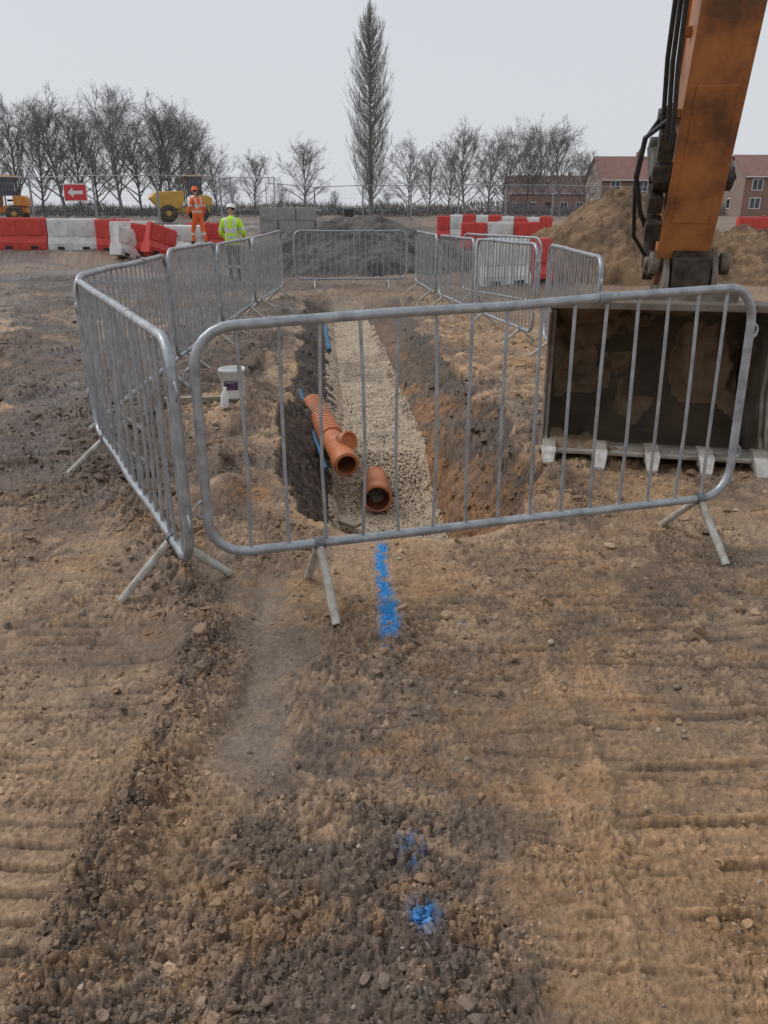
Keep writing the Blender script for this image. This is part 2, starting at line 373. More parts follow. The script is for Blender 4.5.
# crevice shade and damp put into hollow soil colour: compare height with neighbourhood mean
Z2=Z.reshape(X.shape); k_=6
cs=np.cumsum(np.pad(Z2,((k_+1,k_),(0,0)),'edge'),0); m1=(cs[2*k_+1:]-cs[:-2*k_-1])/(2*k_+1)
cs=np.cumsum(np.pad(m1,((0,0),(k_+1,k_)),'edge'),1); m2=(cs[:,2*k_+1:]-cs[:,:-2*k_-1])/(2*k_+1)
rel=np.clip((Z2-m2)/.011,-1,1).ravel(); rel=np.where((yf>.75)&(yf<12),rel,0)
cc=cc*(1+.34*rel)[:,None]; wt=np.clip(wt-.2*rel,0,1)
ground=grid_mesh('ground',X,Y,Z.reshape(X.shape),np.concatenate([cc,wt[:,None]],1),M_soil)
print('ground',len(xf),time.time()-T0)

# ---------------------------------------------------------------- scattered lumps
def ico(sub):
    bm=bmesh.new(); bmesh.ops.create_icosphere(bm,subdivisions=sub,radius=1)
    v=np.array([x.co[:] for x in bm.verts]); f=np.array([[q.index for q in p.verts] for p in bm.faces]); bm.free(); return v,f
def scatter(name,P,S,colr,mat,sub=2,jit=.22,smooth=False,flat=.75,aniso=.3,lob=0):
    v,f=ico(sub); n=len(P)
    ang=rng.random((n,3))*6.283
    def rot(a,ax):
        c,s=np.cos(a),np.sin(a); z=np.zeros(n); o=np.ones(n)
        if ax==2: m=[c,-s,z,s,c,z,z,z,o]
        else: m=[o,z,z,z,c,-s,z,s,c]
        return np.stack(m,-1).reshape(n,3,3)
    R=rot(ang[:,0],2)@rot(ang[:,1],0)@rot(ang[:,2],2)
    V=np.repeat(v[None],n,0)
    if lob:
        for q in range(4):
            d=rng.standard_normal((n,3)); d/=np.linalg.norm(d,axis=1)[:,None]
            s=np.einsum('nj,vj->nv',d,v); cut=.35+.4*rng.random((n,1))
            ex=np.maximum(s-cut,0)*lob
            V=V-ex[:,:,None]*d[:,None,:]
    V=V*(1+jit*rng.standard_normal((n,len(v),1)))
    V=V*(1+aniso*2*(rng.random((n,1,3))-.5))
    V=np.einsum('nij,nvj->nvi',R,V)
    V=V*S[:,None,None]; V[:,:,2]*=flat
    V=V+P[:,None,:]
    co=V.reshape(-1,3); F=(f[None]+(np.arange(n)*len(v))[:,None,None]).reshape(-1)
    me=bpy.data.meshes.new(name); me.vertices.add(len(co)); me.vertices.foreach_set('co',co.astype(np.float32).ravel())
    nf=len(F)//3; me.loops.add(len(F)); me.loops.foreach_set('vertex_index',F.astype(np.int32))
    me.polygons.add(nf); me.polygons.foreach_set('loop_start',np.arange(0,len(F),3,dtype=np.int32))
    me.polygons.foreach_set('use_smooth',np.full(nf,smooth)); me.update(calc_edges=True)
    cv=np.repeat(np.concatenate([colr,np.full((n,1),.2)],1),len(v),0)
    a=me.attributes.new('col','FLOAT_COLOR','POINT'); a.data.foreach_set('color',cv.astype(np.float32).ravel())
    me.materials.append(mat)
    o=bpy.data.objects.new(name,me); col.objects.link(o); return o
n=190000
yy=.85*np.exp(rng.random(n)*math.log(12/.85)); xx=(rng.random(n)*2-1)*.62*(yy+.9)
n1,ridge,strip,lt,rt,fl=masks(xx,yy)
ctr=np.exp(-((xx)/.6)**4)*(1-sstep(2.4,3.2,yy))
cl_n=fbm(xx*6,yy*6,3,52)
dens=np.clip(.14+.65*ridge+.20*ctr+.50*sstep(.46,.62,fbm(xx*1.9,yy*1.9,4,51,.6)),0,1)*(1-.66*np.clip(lt+rt,0,1)*(1-ridge))*(1-.9*strip)*sstep(.30,.55,cl_n)*1.2
tc_,te,tD,tt,tcar,tdx=trench(xx,yy)
dens=np.where((te>.3)&(tt<.12),0,dens); dens=np.where((te>.3)&(tt>=.12)&(tt<1.),.25,dens)
k=rng.random(n)<dens; xx=xx[k]; yy=yy[k]
S=.0018+.0048*rng.random(len(xx))**2.5*(1+.8*ridge[k])+.019*(rng.random(len(xx))**38)
S=S*np.clip(yy/2.2,.8,2.2)
zz=H(xx,yy)+S*.10
cl,_=soilcol(xx,yy,zz); cl=cl*(.65+.75*rng.random((len(xx),1)))
big=S>.0075*np.clip(yy/2.2,.8,2.2)
P_=np.stack([xx,yy,zz],1)
scatter('mud_clods',P_[big],S[big],cl[big],M_clod,2,.07,False,.7,.45,1.1)
scatter('mud_crumbs',P_[~big],S[~big],cl[~big],M_clod,1,.14,False,.7,.4,.5)
n=1100
yy=.9*np.exp(rng.random(n)*math.log(12/.9)); xx=(rng.random(n)*2-1)*.62*(yy+.9)
tc_,te,tD,tt,tcar,tdx=trench(xx,yy); k=~((te>.3)&(tt<1)); xx=xx[k]; yy=yy[k]
S=(.003+.008*rng.random(len(xx))**3)*np.clip(yy/2,.8,2)
g=rng.random((len(xx),1)); cl=C(.42,.34,.26)[None]*(.35+.65*g)
scatter('loose_stones',np.stack([xx,yy,H(xx,yy)+S*.2],1),S,cl,M_gravel,2,.03,True,.8,.4,.8)
# gravel bed
n=60000
yy=4.2+11.0*rng.random(n)**1.35; c_=.08-.075*(yy-4.6)
xx=c_+(rng.random(n)*2-1)*.44
zz=H(xx,yy,False)
tc_,te,tD,tt,tcar,tdx=trench(xx,yy); k=(te>.9)&(tt<.14+.18*rng.random(n)*(yy<14)); xx=xx[k];yy=yy[k];zz=zz[k]
S=.006+.007*rng.random(len(xx))
S=S*(1+.5*sstep(8,13,yy))
g=rng.random((len(xx),1)); dirt=sstep(.5,.65,fbm(xx*2.5,yy*1.5,4,510,.6))[:,None]
cl=C(.60,.485,.36)[None]*(.68+.45*g)*(1-.25*dirt)
lump=.05*(fbm(xx*5,yy*5,3,500)-.5)
scatter('gravel_bed',np.stack([xx,yy,zz+.012+lump+.012*rng.random(len(xx))],1),S,cl,M_gravel,1,.12,False,.9)
print('scatter',time.time()-T0)

# ---------------------------------------------------------------- heaps
def heap(name,cx,cy,rx,ry,hgt,c1,c2,seed,sharp=1.2,bs=.3,extra=()):
    n=240
    gx=np.linspace(-1.25,1.25,n); GX,GY=np.meshgrid(gx,gx)
    x=cx+GX*rx; y=cy+GY*ry; xf=x.ravel(); yf=y.ravel()
    r=np.hypot(GX,GY).ravel()*(1+.3*(fbm(GX.ravel()*2+seed,GY.ravel()*2,3,seed)-.5))
    z=hgt*np.clip(1-r**sharp,0,1)
    for (ex,ey,er,eh) in extra:
        z=np.maximum(z,eh*np.clip(1-np.hypot(xf-ex,yf-ey)/er,0,1))
    m=sstep(0,.25,z)
    z=z+m*((fbm(xf*1.5,yf*1.5,4,seed+5)-.5)*.35*hgt*.5+.08*billow(xf*2,yf*2,4,seed+6)+.5*bumps(xf,yf,bs,seed+9,.7)+.5*bumps(xf,yf,bs*.4,seed+19,.8))
    base=H(xf,yf,False)
    Zz=base+z-.15*(1-m)
    f=sstep(.38,.62,fbm(xf*1.3,yf*1.3+z,5,seed+30,.65)); f2=fbm(xf*7,yf*7,4,seed+31,.65)
    cv=mixc(np.tile(C(*c1),(len(xf),1)),C(*c2),f)*(.65+.7*f2)[:,None]
    return grid_mesh(name,x,y,Zz.reshape(x.shape),np.concatenate([cv,np.full((len(xf),1),.05)],1),mat_soil(name+'_soil',12,.9,dist=.03))
heap('spoil_heap',6.3,21.5,4.2,3.3,2.0,(.13,.078,.042),(.24,.145,.078),300,1.15,.35,extra=((9.5,21.5,3.8,1.05),))
heap('stone_heap',-.7,23.5,3.9,3.0,1.40,(.065,.058,.052),(.135,.12,.105),340,1.3,.16)

# ---------------------------------------------------------------- pedestrian barriers
def barrier(A,B,nb=18,zb=.22,zt=(1.18,1.18),legs=(.17,.83),bend=.006,seed=0,lean=(0,0)):
    R=random.Random(seed); A=Vector((*A,0)); B=Vector((*B,0)); L=(B-A).length; d=(B-A)/L; pn=Vector((-d.y,d.x,0))
    gA=Hs(A.x,A.y); gB=Hs(B.x,B.y)
    def g(s): return gA+(gB-gA)*s/L
    def P(s,z,o=0):
        f=s/L; top=zt[0]+(zt[1]-zt[0])*f
        zz=zb+(z)*(top-zb)
        o=o+z*(lean[0]+(lean[1]-lean[0])*f)
        return A+d*s+pn*o+Vector((0,0,zz+g(s)))
    mb=MB(); r=.155
    Hh=(zt[0]+zt[1])/2-zb; rz=r/Hh
    path=[]
    for cx,cz,a0 in((r,rz,180),(L-r,rz,270),(L-r,1-rz,0),(r,1-rz,90)):
        for kk in range(7):
            a=math.radians(a0+15*kk); path.append(P(cx+r*math.cos(a),cz+rz*math.sin(a)))
        if a0==180:
            for q in(.3,.5,.7): path.append(P(L*q,R.uniform(-.006,.006),R.uniform(-.006,.006)))
        if a0==0:
            for q in(.7,.5,.3): path.append(P(L*q,1+R.uniform(-.007,.005),R.uniform(-.008,.008)))
    mb.tube(path,.0205,M_galv,10,closed=True)
    for i in range(nb):
        s=L*(i+1)/(nb+1); o=R.uniform(-bend,bend); o2=R.uniform(-bend,bend)*1.5
        mb.tube([P(s,0.0),P(s+o,.35,o2),P(s+o*.7,.7,o2*.6),P(s,1)],.0082,M_galv,6,caps=False)
    for f in legs:
        s=L*f; c=P(s,0)
        for sg in(-1,1):
            e=A+d*s+pn*(sg*.25); e.z=Hs(e.x,e.y)+.0
            mid=c+(e-c)*.12
            mb.tube([c+Vector((0,0,-.005)),mid,e],[.017,.019,.019],M_foot,8)
            mb.tube([c-d*.022+Vector((0,0,.0)),c+d*.022],.028,M_galv,8)
    for sg,s in((-1,0),(1,L)):
        for zc in(.22,.8):
            p=P(s,zc); lp=[]
            for kk in range(7):
                a=math.pi*kk/6; lp.append(p+d*sg*(.045*math.sin(a))+Vector((0,0,.04*math.cos(a))))
            mb.tube(lp,.0065,M_galv,6)
    c=P(L*.68,1); mb.tube([c-d*.03,c+d*.03],.026,M_galv,10)
    return mb.obj('pedestrian_barrier')
barrier((-.71,2.875),(1.765,3.72),15,.25,(1.165,1.285),(.175,.935),.012,1,(.0,.04))
barrier((-1.96,5.10),(-.79,2.86),18,.20,(1.17,1.12),(.12,.86),.008,2)
barrier((-2.02,5.22),(-2.10,7.75),18,.2,(1.18,1.2),seed=3)
barrier((-2.10,7.85),(-2.16,10.3),18,.2,(1.24,1.22),seed=4)
barrier((-2.14,10.4),(-2.12,12.85),18,.2,(1.2,1.2),seed=5)
barrier((-2.10,12.95),(-1.95,15.4),18,.2,(1.2,1.2),seed=6)
barrier((-1.95,17.6),(.5,17.9),18,.2,(1.2,1.2),seed=7)
barrier((1.84,6.8),(1.90,9.3),18,.2,(1.22,1.22),seed=8)
barrier((1.80,9.5),(1.38,11.95),18,.2,(1.22,1.2),seed=9)
barrier((1.34,12.05),(1.0,14.5),18,.2,(1.2,1.2),seed=10)
barrier((.95,14.6),(.68,17.1),18,.2,(1.2,1.2),seed=11)
barrier((2.55,13.2),(1.5,15.4),18,.2,(1.2,1.2),seed=12)

# ---------------------------------------------------------------- excavator arm + bucket
ex=empty('excavator')
piv=Vector((1.9,5.3,0)); ra_=-.20; Rz=Matrix.Rotation(ra_,3,'Z'); ex.location=piv-Rz@piv; ex.rotation_euler[2]=ra_
XC=1.86; HW=.70
mb=MB()
prof=[(4.90,.075),(5.35,.0),(5.66,.10),(5.86,.32),(5.93,.58),(5.86,.84),(5.66,1.02),(5.38,1.10),(5.10,1.11)]
th=.03
def inner(prof):
    out=[]
    for i,p in enumerate(prof):
        a=Vector(prof[max(i-1,0)]); b=Vector(prof[min(i+1,len(prof)-1)]); t=(b-a).normalized(); nn=Vector((-t.y,t.x)); out.append((p[0]+nn.x*th,p[1]+nn.y*th))
    return out
def smoothp(p,it=2):
    for _ in range(it):
        q=[p[0]]
        for a,b in zip(p[:-1],p[1:]): q+= [(a[0]*.75+b[0]*.25,a[1]*.75+b[1]*.25),(a[0]*.25+b[0]*.75,a[1]*.25+b[1]*.75)]
        q.append(p[-1]); p=q
    return p
prof=smoothp(prof)
inn=inner(prof)
def strip(pr,x0,x1,mat,smooth=True):
    vs=[(x0,*p) for p in pr]+[(x1,*p) for p in pr]; n=len(pr)
    mb.add(vs,[(i,i+1,i+1+n,i+n) for i in range(n-1)],mat,smooth)
strip(prof,XC-HW+.004,XC+HW-.004,M_bsteel); strip(inn,XC-HW+.02,XC+HW-.02,M_binner)
mb.add([(XC-HW+.01,*prof[-1]),(XC+HW-.01,*prof[-1]),(XC+HW-.01,*inn[-1]),(XC-HW+.01,*inn[-1])],[(0,1,2,3)],M_bsteel)
side=prof+[(5.06,1.05),(5.16,.8),(5.17,.5),(5.06,.22)]
for x0,x1 in((XC-HW-.012,XC-HW+.018),(XC+HW-.018,XC+HW+.012)):
    mb.prism([(a,b) for a,b in side],x0,x1,M_bsteel)
for x0,x1 in((XC-HW-.03,XC-HW-.0125),(XC+HW+.0125,XC+HW+.03)):
    mb.prism([(4.93,.09),(5.3,.08),(5.30,.5),(5.26,.9),(5.12,1.08),(5.04,1.05),(5.13,.8),(5.13,.45),(5.03,.25)],x0,x1,M_bsteel)
mb.prism([(5.03,1.075),(5.03,1.125),(5.2,1.135),(5.2,1.075)],XC-HW-.03,XC+HW+.03,M_bsteel)
mb.prism([(4.87,.070),(4.87,.100),(4.98,.110),(5.2,.075),(5.2,.045),(5.0,.045)],XC-HW-.032,XC+HW+.032,M_lip)
for i in range(5):
    tx=XC-HW+.03+i*(2*HW-.06)/4
    for poly,wd,mt in(([(4.99,.035),(4.99,.145),(4.90,.150),(4.83,.115),(4.83,.035)],.045,M_lip),([(4.85,.03),(4.85,.125),(4.80,.110),(4.745,.02),(4.75,-.01),(4.80,-.01)],.05,M_tooth)):
        o0=len(mb.v); mb.prism(poly,tx-wd,tx+wd,mt)
        if mt is M_tooth:
            for q in range(o0,len(mb.v)):
                v=mb.v[q]; kk=.62+.38*min(1,max(0,(v[2])/.12)); mb.v[q]=(tx+(v[0]-tx)*kk,v[1],v[2])
for i in range(len(mb.v)):
    v=mb.v[i]; mb.v[i]=(v[0],v[1],v[2]*.93)
bk=mb.obj('bucket',ex,.006)
gx=np.linspace(XC-HW+.03,XC+HW-.03,90); gt=np.linspace(0,1,50)
GX,GT=np.meshgrid(gx,gt)
iy=np.interp(GT.ravel(),np.linspace(0,1,len(inn)),[p[0] for p in inn]); iz=np.interp(GT.ravel(),np.linspace(0,1,len(inn)),[p[1] for p in inn])*.93
cyy,czz=5.35,.55
dd=np.stack([cyy-iy,czz-iz],1); dd/=np.linalg.norm(dd,axis=1)[:,None]+1e-6
am=sstep(.40,.62,fbm(GX.ravel()*2.2,GT.ravel()*4,4,600,.6))*(.07+.10*fbm(GX.ravel()*6,GT.ravel()*10,4,601,.6))*np.sin(np.pi*np.clip(GT.ravel()*1.05,0,1))**.5*1.2-.006
am2=am+.02*billow(GX.ravel()*9,GT.ravel()*16,3,602)*(am>0)
Yg=iy+dd[:,0]*am2; Zg=iz+dd[:,1]*am2
cv=mixc(np.tile(C(.10,.068,.042),(len(Yg),1)),C(.26,.17,.095),fbm(GX.ravel()*5,GT.ravel()*9,4,603))
md=grid_mesh('caked_mud',GX,Yg.reshape(GX.shape),Zg.reshape(GX.shape),np.concatenate([cv,np.full((len(Yg),1),.1)],1),M_clod); md.parent=ex
mb2=MB(); dz=-.09
def sh(poly): return [(a,b+dz) for a,b in poly]
for x0 in(XC-.0,XC+.30):
    mb2.prism(sh([(5.2,1.10),(5.25,1.32),(5.38,1.46),(5.55,1.44),(5.72,1.36),(5.86,1.18),(5.9,.9),(5.7,.95),(5.5,1.06)]),x0-.02,x0+.02,M_bsteel)
for (py,pz) in((5.38,1.36+dz),(5.72,1.27+dz)):
    mb2.lathe([(0,-.25),(.045,-.25),(.045,.25),(0,.25)],M_hyd,(XC+.15,py,pz),(1,0,0),16)
mb2.prism(sh([(5.24,1.22),(5.24,1.40),(5.36,1.50),(5.62,1.50),(5.82,1.40),(5.82,1.22),(5.6,1.17)]),XC+.03,XC+.27,M_hyd)
for x0 in(XC-.07,XC+.37):
    mb2.lathe([(0,-.03),(.07,-.03),(.07,.03),(0,.03)],M_bsteel,(x0,5.38,1.36+dz),(1,0,0),16)
mb2.prism(sh([(5.16,1.13),(5.16,1.20),(5.4,1.19),(5.4,1.12)]),XC-.15,XC+.45,M_bsteel)
mb2.obj('quick_hitch',ex,.008)
B0=Vector((5.50,1.26)); ud=Vector((-.344,.939)); nn=Vector((.939,.344))
def AP(s,o): p=B0+ud*s+nn*o; return (p.x,p.y)
armpoly=[AP(-.12,-.08),AP(.0,-.13),AP(.5,-.19),AP(1.5,-.26),AP(3.3,-.30),AP(3.3,.30),AP(1.6,.26),AP(.7,.22),AP(.15,.13),AP(-.12,.08)]
XA=1.955; SL=-.005
def XX(z,dx): return XA+dx+SL*(z-1.3)
mb=MB(); mb.prism(armpoly,XA-.145,XA+.145,M_orange)
mb.prism([AP(.1,-.155),AP(.5,-.205),AP(1.5,-.275),AP(3.3,-.315),AP(3.3,-.302),AP(1.5,-.262),AP(.5,-.192),AP(.1,-.14)],XA-.163,XA+.163,M_orange)
mb.prism([AP(.2,.15),AP(.7,.235),AP(1.6,.275),AP(3.3,.315),AP(3.3,.302),AP(1.6,.262),AP(.7,.222),AP(.2,.14)],XA-.163,XA+.163,M_orange)
mb.prism([AP(.35,-.196),AP(1.15,-.262),AP(1.15,-.25),AP(.35,-.18)],XA-.11,XA+.11,M_orange)
for s_,o_2 in((0,0),(.55,.03)):
    p=AP(s_,o_2); mb.lathe([(0,-.19),(.085,-.19),(.085,.19),(0,.19)],M_hyd,(XA,p[0],p[1]),(1,0,0),20)
    mb.lathe([(0,-.215),(.045,-.215),(.045,.215),(0,.215)],M_bsteel,(XA,p[0],p[1]),(1,0,0),16)
for s_,o_2 in((.95,-.05),(1.35,.08),(1.8,-.08)):
    p=AP(s_,o_2); mb.box((XA-.165,p[0],p[1]),(.04,.07,.05),M_orange)
for v_i in range(len(mb.v)):
    v=mb.v[v_i]; mb.v[v_i]=(v[0]+SL*(v[2]-1.3),v[1],v[2])
mb.obj('dipper_arm',ex,.008)
mb=MB()
for sx in(-.215,.215):
    p=AP(.55,.03); q=AP(.62,.42); e=(5.76,1.22)
    mb.tube([(XX(p[1],sx),*p),(XX(q[1],sx),*q)],[.05,.045],M_hyd,10)
    mb.lathe([(0,-.025),(.075,-.025),(.075,.025),(0,.025)],M_hyd,(XX(p[1],sx),*p),(1,0,0),16)
    mb.lathe([(0,-.03),(.07,-.03),(.07,.03),(0,.03)],M_hyd,(XX(q[1],sx),*q),(1,0,0),16)
    mb.tube([(XX(q[1],sx*.8),*q),(XX(e[1],sx*.7),*e)],[.05,.055],M_hyd,10)
q=AP(.62,.42); r_=AP(1.5,.42); t_=AP(2.7,.42)
mb.tube([(XX(q[1],0),*q),(XX(r_[1],0),*r_)],.035,M_tooth,12)
mb.tube([(XX(r_[1],0),*r_),(XX(t_[1],0),*t_)],.07,M_orange,14)
mb.tube([(XX(q[1],-.25),*q),(XX(q[1],.25),*q)],.04,M_hyd,12)
for s_,o_2,sz in((.28,-.10,(.10,.13,.12)),(.42,.0,(.09,.16,.10)),(.80,-.12,(.09,.12,.16)),(.9,.05,(.10,.10,.09)),(.65,-.16,(.12,.08,.10))):
    p=AP(s_,o_2); mb.box((XX(p[1],-.21),*p),sz,M_hyd,Matrix.Rotation(.4,3,'X'))
for kx,(oo,off) in enumerate(((-.20,0),(-.12,.03),(-.03,-.02))):
    path=[]
    for s_ in(3.2,2.6,2.1,1.6,1.25,1.0,.85):
        p=AP(s_,oo-.06+ .02*math.sin(s_*5+kx)); bulge=.05*math.exp(-((s_-1.5)/.5)**2)
        path.append((XX(p[1],-.19-.02*kx-bulge),p[0],p[1]))
    mb.tube(path,.015,M_rubber,8)
path=[(XX(2.2,-.20),*AP(.95,-.12)),(XX(2,-.34),*AP(.85,-.16)),(XX(1.9,-.36),*AP(.62,-.14)),(XX(1.7,-.30),*AP(.38,-.08)),(XX(1.5,-.22),*AP(.2,.0))]
mb.tube(path,.016,M_rubber,8)
path=[(XX(2.2,-.20),*AP(1.0,.0)),(XX(2,-.32),*AP(.8,.0)),(XX(1.8,-.34),*AP(.5,.05)),(XX(1.5,-.30),*AP(.15,.1)),(XX(1.4,-.2),*AP(.0,.12))]
mb.tube(path,.014,M_rubber,8)
mb.obj('bucket_linkage_and_hoses',ex,.004)

# ---------------------------------------------------------------- pipes
mb=MB()
o=(-.055,5.90,-.605); ax=(-.04,1,.0); q_=.92
def sc_(pr): return [(r*q_,h) for r,h in pr]
mb.lathe(sc_([(.108,.45),(.108,.003),(.128,.0),(.134,.02),(.134,.11),(.121,.13),(.121,.45)]),M_pvc,o,ax,40)
mb.lathe(sc_([(.1075,.01),(.1075,1.2)]),M_pvcdark,o,ax,40)
mb.lathe(sc_([(.121,.45),(.121,1.2)]),M_pvc,o,ax,40)
mb.lathe(sc_([(.110,.03),(.104,.04),(.110,.05)]),M_black,o,ax,40)
mb.lathe(sc_([(0,1.0),(.108,1.0)]),M_black,o,ax,40)
mb.obj('drainage_pipe')
mb=MB()
p0=Vector((-.30,5.90,-.31)); p1=Vector((-.66,7.05,-.10)); a=(p1-p0).normalized(); L=(p1-p0).length; q_=.93
mb.lathe(sc_([(.085,.0),(.108,.0),(.114,.02),(.114,.12),(.100,.14),(.100,.50)]),M_pvc,p0,a,36)
pr=[(.100,.50)]
h=.50
while h<L-.02:
    pr+=[(.118,h+.004),(.120,h+.028),(.104,h+.034),(.104,h+.044)]; h+=.05
mb.lathe(sc_(pr+[(.09,h)]),M_pvc,p0,a,36,False)
mb.lathe(sc_([(.085,0),(.085,L)]),M_pvcdark,p0,a,36)
mb.lathe(sc_([(.0,.22),(.085,.22)]),M_pvcdark,p0,a,30)
side=Vector((.75,-.50,.55)).normalized(); bdir=(side-a*.55).normalized(); bo=p0+a*.40
mb.lathe(sc_([(.075,.02),(.075,.13),(.088,.14),(.092,.16),(.092,.21),(.075,.215),(.075,.1)]),M_pvc,bo,bdir,32)
mb.lathe(sc_([(0,.19),(.075,.19)]),M_pvc,bo,bdir,32)
mb.obj('pipe_junction')
mb=MB()
mb.tube([(-.47,5.95,-.36),(-.62,6.5,-.20),(-.80,7.25,.0)],.018,M_blue,10); mb.obj('water_pipe')
mb=MB(); mb.tube([(-.72,10.2,-.12),(-.79,10.7,.0),(-.83,11.1,.06)],.032,M_blue,10); mb.obj('water_pipe')
mb=MB(); mb.box((-.36,5.60,-.66),(.10,.42,.03),M_wood,Matrix.Rotation(.9,3,'Z')); mb.obj('timber_offcut',bevel=.003)
mb=MB(); mb.box((-1.55,6.66,.06),(.75,.09,.035),M_wood,Matrix.Rotation(.12,3,'Z')); mb.obj('timber_plank',bevel=.003)

tb=empty('paint_bucket',(-1.26,6.36,Hs(-1.26,6.36)+.055))
mb=MB()
mb.lathe([(0,0),(.088,0),(.090,.01),(.101,.215),(.109,.218),(.109,.24),(.102,.243),(.100,.235),(.086,.02),(0,.018)],M_white,(0,0,0),(0,0,1),32)
mb.obj('tub',tb)
mb=MB(); vs=[];fs=[]
for i in range(17):
    t=math.radians(235+70*i/16)
    for z_ in(.075,.150):
        r=.0925+.0115*(z_/.215)*1.0+.0025; vs.append((r*math.cos(t),r*math.sin(t),z_))
fs=[(2*i,2*i+2,2*i+3,2*i+1) for i in range(16)]; mb.add(vs,fs,M_label,True); mb.obj('label',tb)
mb=MB(); mb.tube([(.108*math.cos(t),-.02-.10*abs(math.sin(t)),.228-.09*math.sin(t)) for t in [math.pi*i/10 for i in range(11)]],.003,M_galv,6); mb.obj('handle',tb)
mb=MB()
bx,by=-1.27,6.0
z0=Hs(bx,by)+.04; mb.lathe([(0,0),(.03,0),(.032,.01),(.032,.11),(.012,.14),(.012,.165),(0,.165)],M_white,(bx,by,z0),(.1,.05,1),14)
mb.obj('plastic_bottle')

# ---------------------------------------------------------------- water-filled barriers
def wbar(x,y,mat,rot=0,L=1.9,tilt=0,sc=1.0):
    mb=MB()
    prof=[(-.24,0),(.24,0),(.24,.22),(.13,.42),(.10,.95),(.07,1.0),(-.07,1.0),(-.10,.95),(-.13,.42),(-.24,.22)]
    mb.prism(prof,-L/2,L/2,mat)
    for sx in(-L/4,L/4):
        mb.box((sx,-.243,.07),(.26,.012,.1),M_black)
        mb.prism([(-.155,.45),(-.125,.9),(-.105,.9),(-.12,.45)],sx-L*.16,sx+L*.16,mat)
    mb.lathe([(0,1.0),(.05,1.0),(.05,1.04),(0,1.04)],mat,(0,0,0),(0,0,1),12)
    for z_ in(.3,.6,.85): mb.lathe([(.0,-.02),(.07,-.02),(.07,.02),(0,.02)],mat,(L/2+.05,0,z_),(0,0,1),12)
    o=mb.obj('water_filled_barrier',None,.025,(x,y,Hs(x,y)-.02),rot); o.rotation_euler[1]=tilt; o.scale=(1,1,sc); return o
for x,m,r in((-21.3,M_redp,0),(-19.35,M_whp,0),(-17.4,M_redp,.02),(-15.45,M_redp,0),(-13.5,M_redp,.03),(-11.55,M_whp,-.02)):
    wbar(x,30.5,m,r,1.9,0,1.12)
wbar(-9.9,30.2,M_redp,.15,1.4,0,1.12)
wbar(-9.0,29.4,M_whp,1.0,1.9,0,1.1); wbar(-8.3,28.6,M_redp,.3,1.3,.15); wbar(-7.6,30.6,M_whp,-.4); wbar(-6.6,30.8,M_redp,.2,1.6); wbar(-8.9,28.0,M_whp,1.2,1.2,.25); wbar(-7.7,27.6,M_redp,.9,1.1,.3)
for i in range(9): wbar(2.6+i*.56,36,M_redp if i%2==0 else M_whp,.0,.54)
for i in range(3): wbar(3.4+i*1.0,31,(M_redp,M_whp)[i%2],.12,.96)
wbar(2.6,17.8,M_whp,.5,1.3); wbar(3.3,18.6,M_redp,.6,1.3)
wbar(13.6,29.5,M_redp,.1,sc=1.2); wbar(15.4,29.6,M_whp,.1); wbar(12.0,31.5,M_whp,.5,sc=1.2); wbar(17.4,29.6,M_redp,.1)

# ---------------------------------------------------------------- temporary fences
def fence(name,pts,h=2.1,step=.16):
    mb=MB()
    for (x0,y0),(x1,y1) in zip(pts[:-1],pts[1:]):
        A=Vector((x0,y0,Hs(x0,y0)+.08)); Bv=Vector((x1,y1,Hs(x1,y1)+.08)); d=Bv-A; L=d.length; up=Vector((0,0,h))
        d=d*((L-.06)/L)
        mb.tube([A,A+up],.035,M_galv,6); mb.tube([A+d,A+d+up],.035,M_galv,6); mb.tube([A+up,A+d+up],.03,M_galv,6); mb.tube([A+Vector((0,0,.05)),A+d+Vector((0,0,.05))],.022,M_galv,6)
        nn_=int(L/step)
        for k in range(1,nn_): mb.tube([A+d*k/nn_,A+d*k/nn_+up],.004,M_galv,3,caps=False)
        for k in range(1,8): mb.tube([A+up*k/8,A+d+up*k/8],.004,M_galv,3,caps=False)
        mb.box(A-Vector((.03,0,.02)),(.24,.62,.13),M_conc)
    return mb.obj(name)
fence('temporary_fence',[(-30+3.5*i,46) for i in range(7)],2.5)
fence('temporary_fence',[(-5.4,41),(-8.,43.5),(-9.,45.8)],2.4)
fence('temporary_fence',[(-8.5+3.5*i,60+.2*i) for i in range(9)],2.3)
sg=empty('direction_sign',(-17.0,45.85,2.5))
mb=MB(); mb.box((0,0,0),(1.3,.02,.9),M_white); mb.obj('board',sg,.01)
mb=MB(); mb.box((0,-.014,0),(1.2,.006,.8),M_signred); mb.obj('red_panel',sg)
mb=MB(); mb.add([(-.42,-.0205,0),(-.12,-.0205,.26),(-.12,-.0205,.09),(.42,-.0205,.09),(.42,-.0205,-.09),(-.12,-.0205,-.09),(-.12,-.0205,-.26)],[(0,1,2,3,4,5,6)],M_white); mb.obj('left_arrow',sg)

def blocks(x,y,w,h,d,n,name='concrete_block_stack'):
    mb=MB(); bw=w/n; z0=Hs(x,y)
    for i in range(n):
        for k in range(2):
            if k==1 and i==n-1: continue
            mb.box((x-w/2+bw*(i+.5)+random.uniform(-.03,.03),y+random.uniform(-.05,.05),z0+h/4+k*h/2),(bw-.03,d,h/2-.015),M_conc)
    return mb.obj(name,None,.02)
blocks(-4.2,40,3.6,1.15,.9,4)
mb=MB(); z0=Hs(-1,46)
for i in range(5):
    mb.box((-1.9+.55*(i%4),45,z0+.25+.45*(i//4)),(.5,.8,.42),M_hyd)
mb.obj('pallet_stack',None,.01)

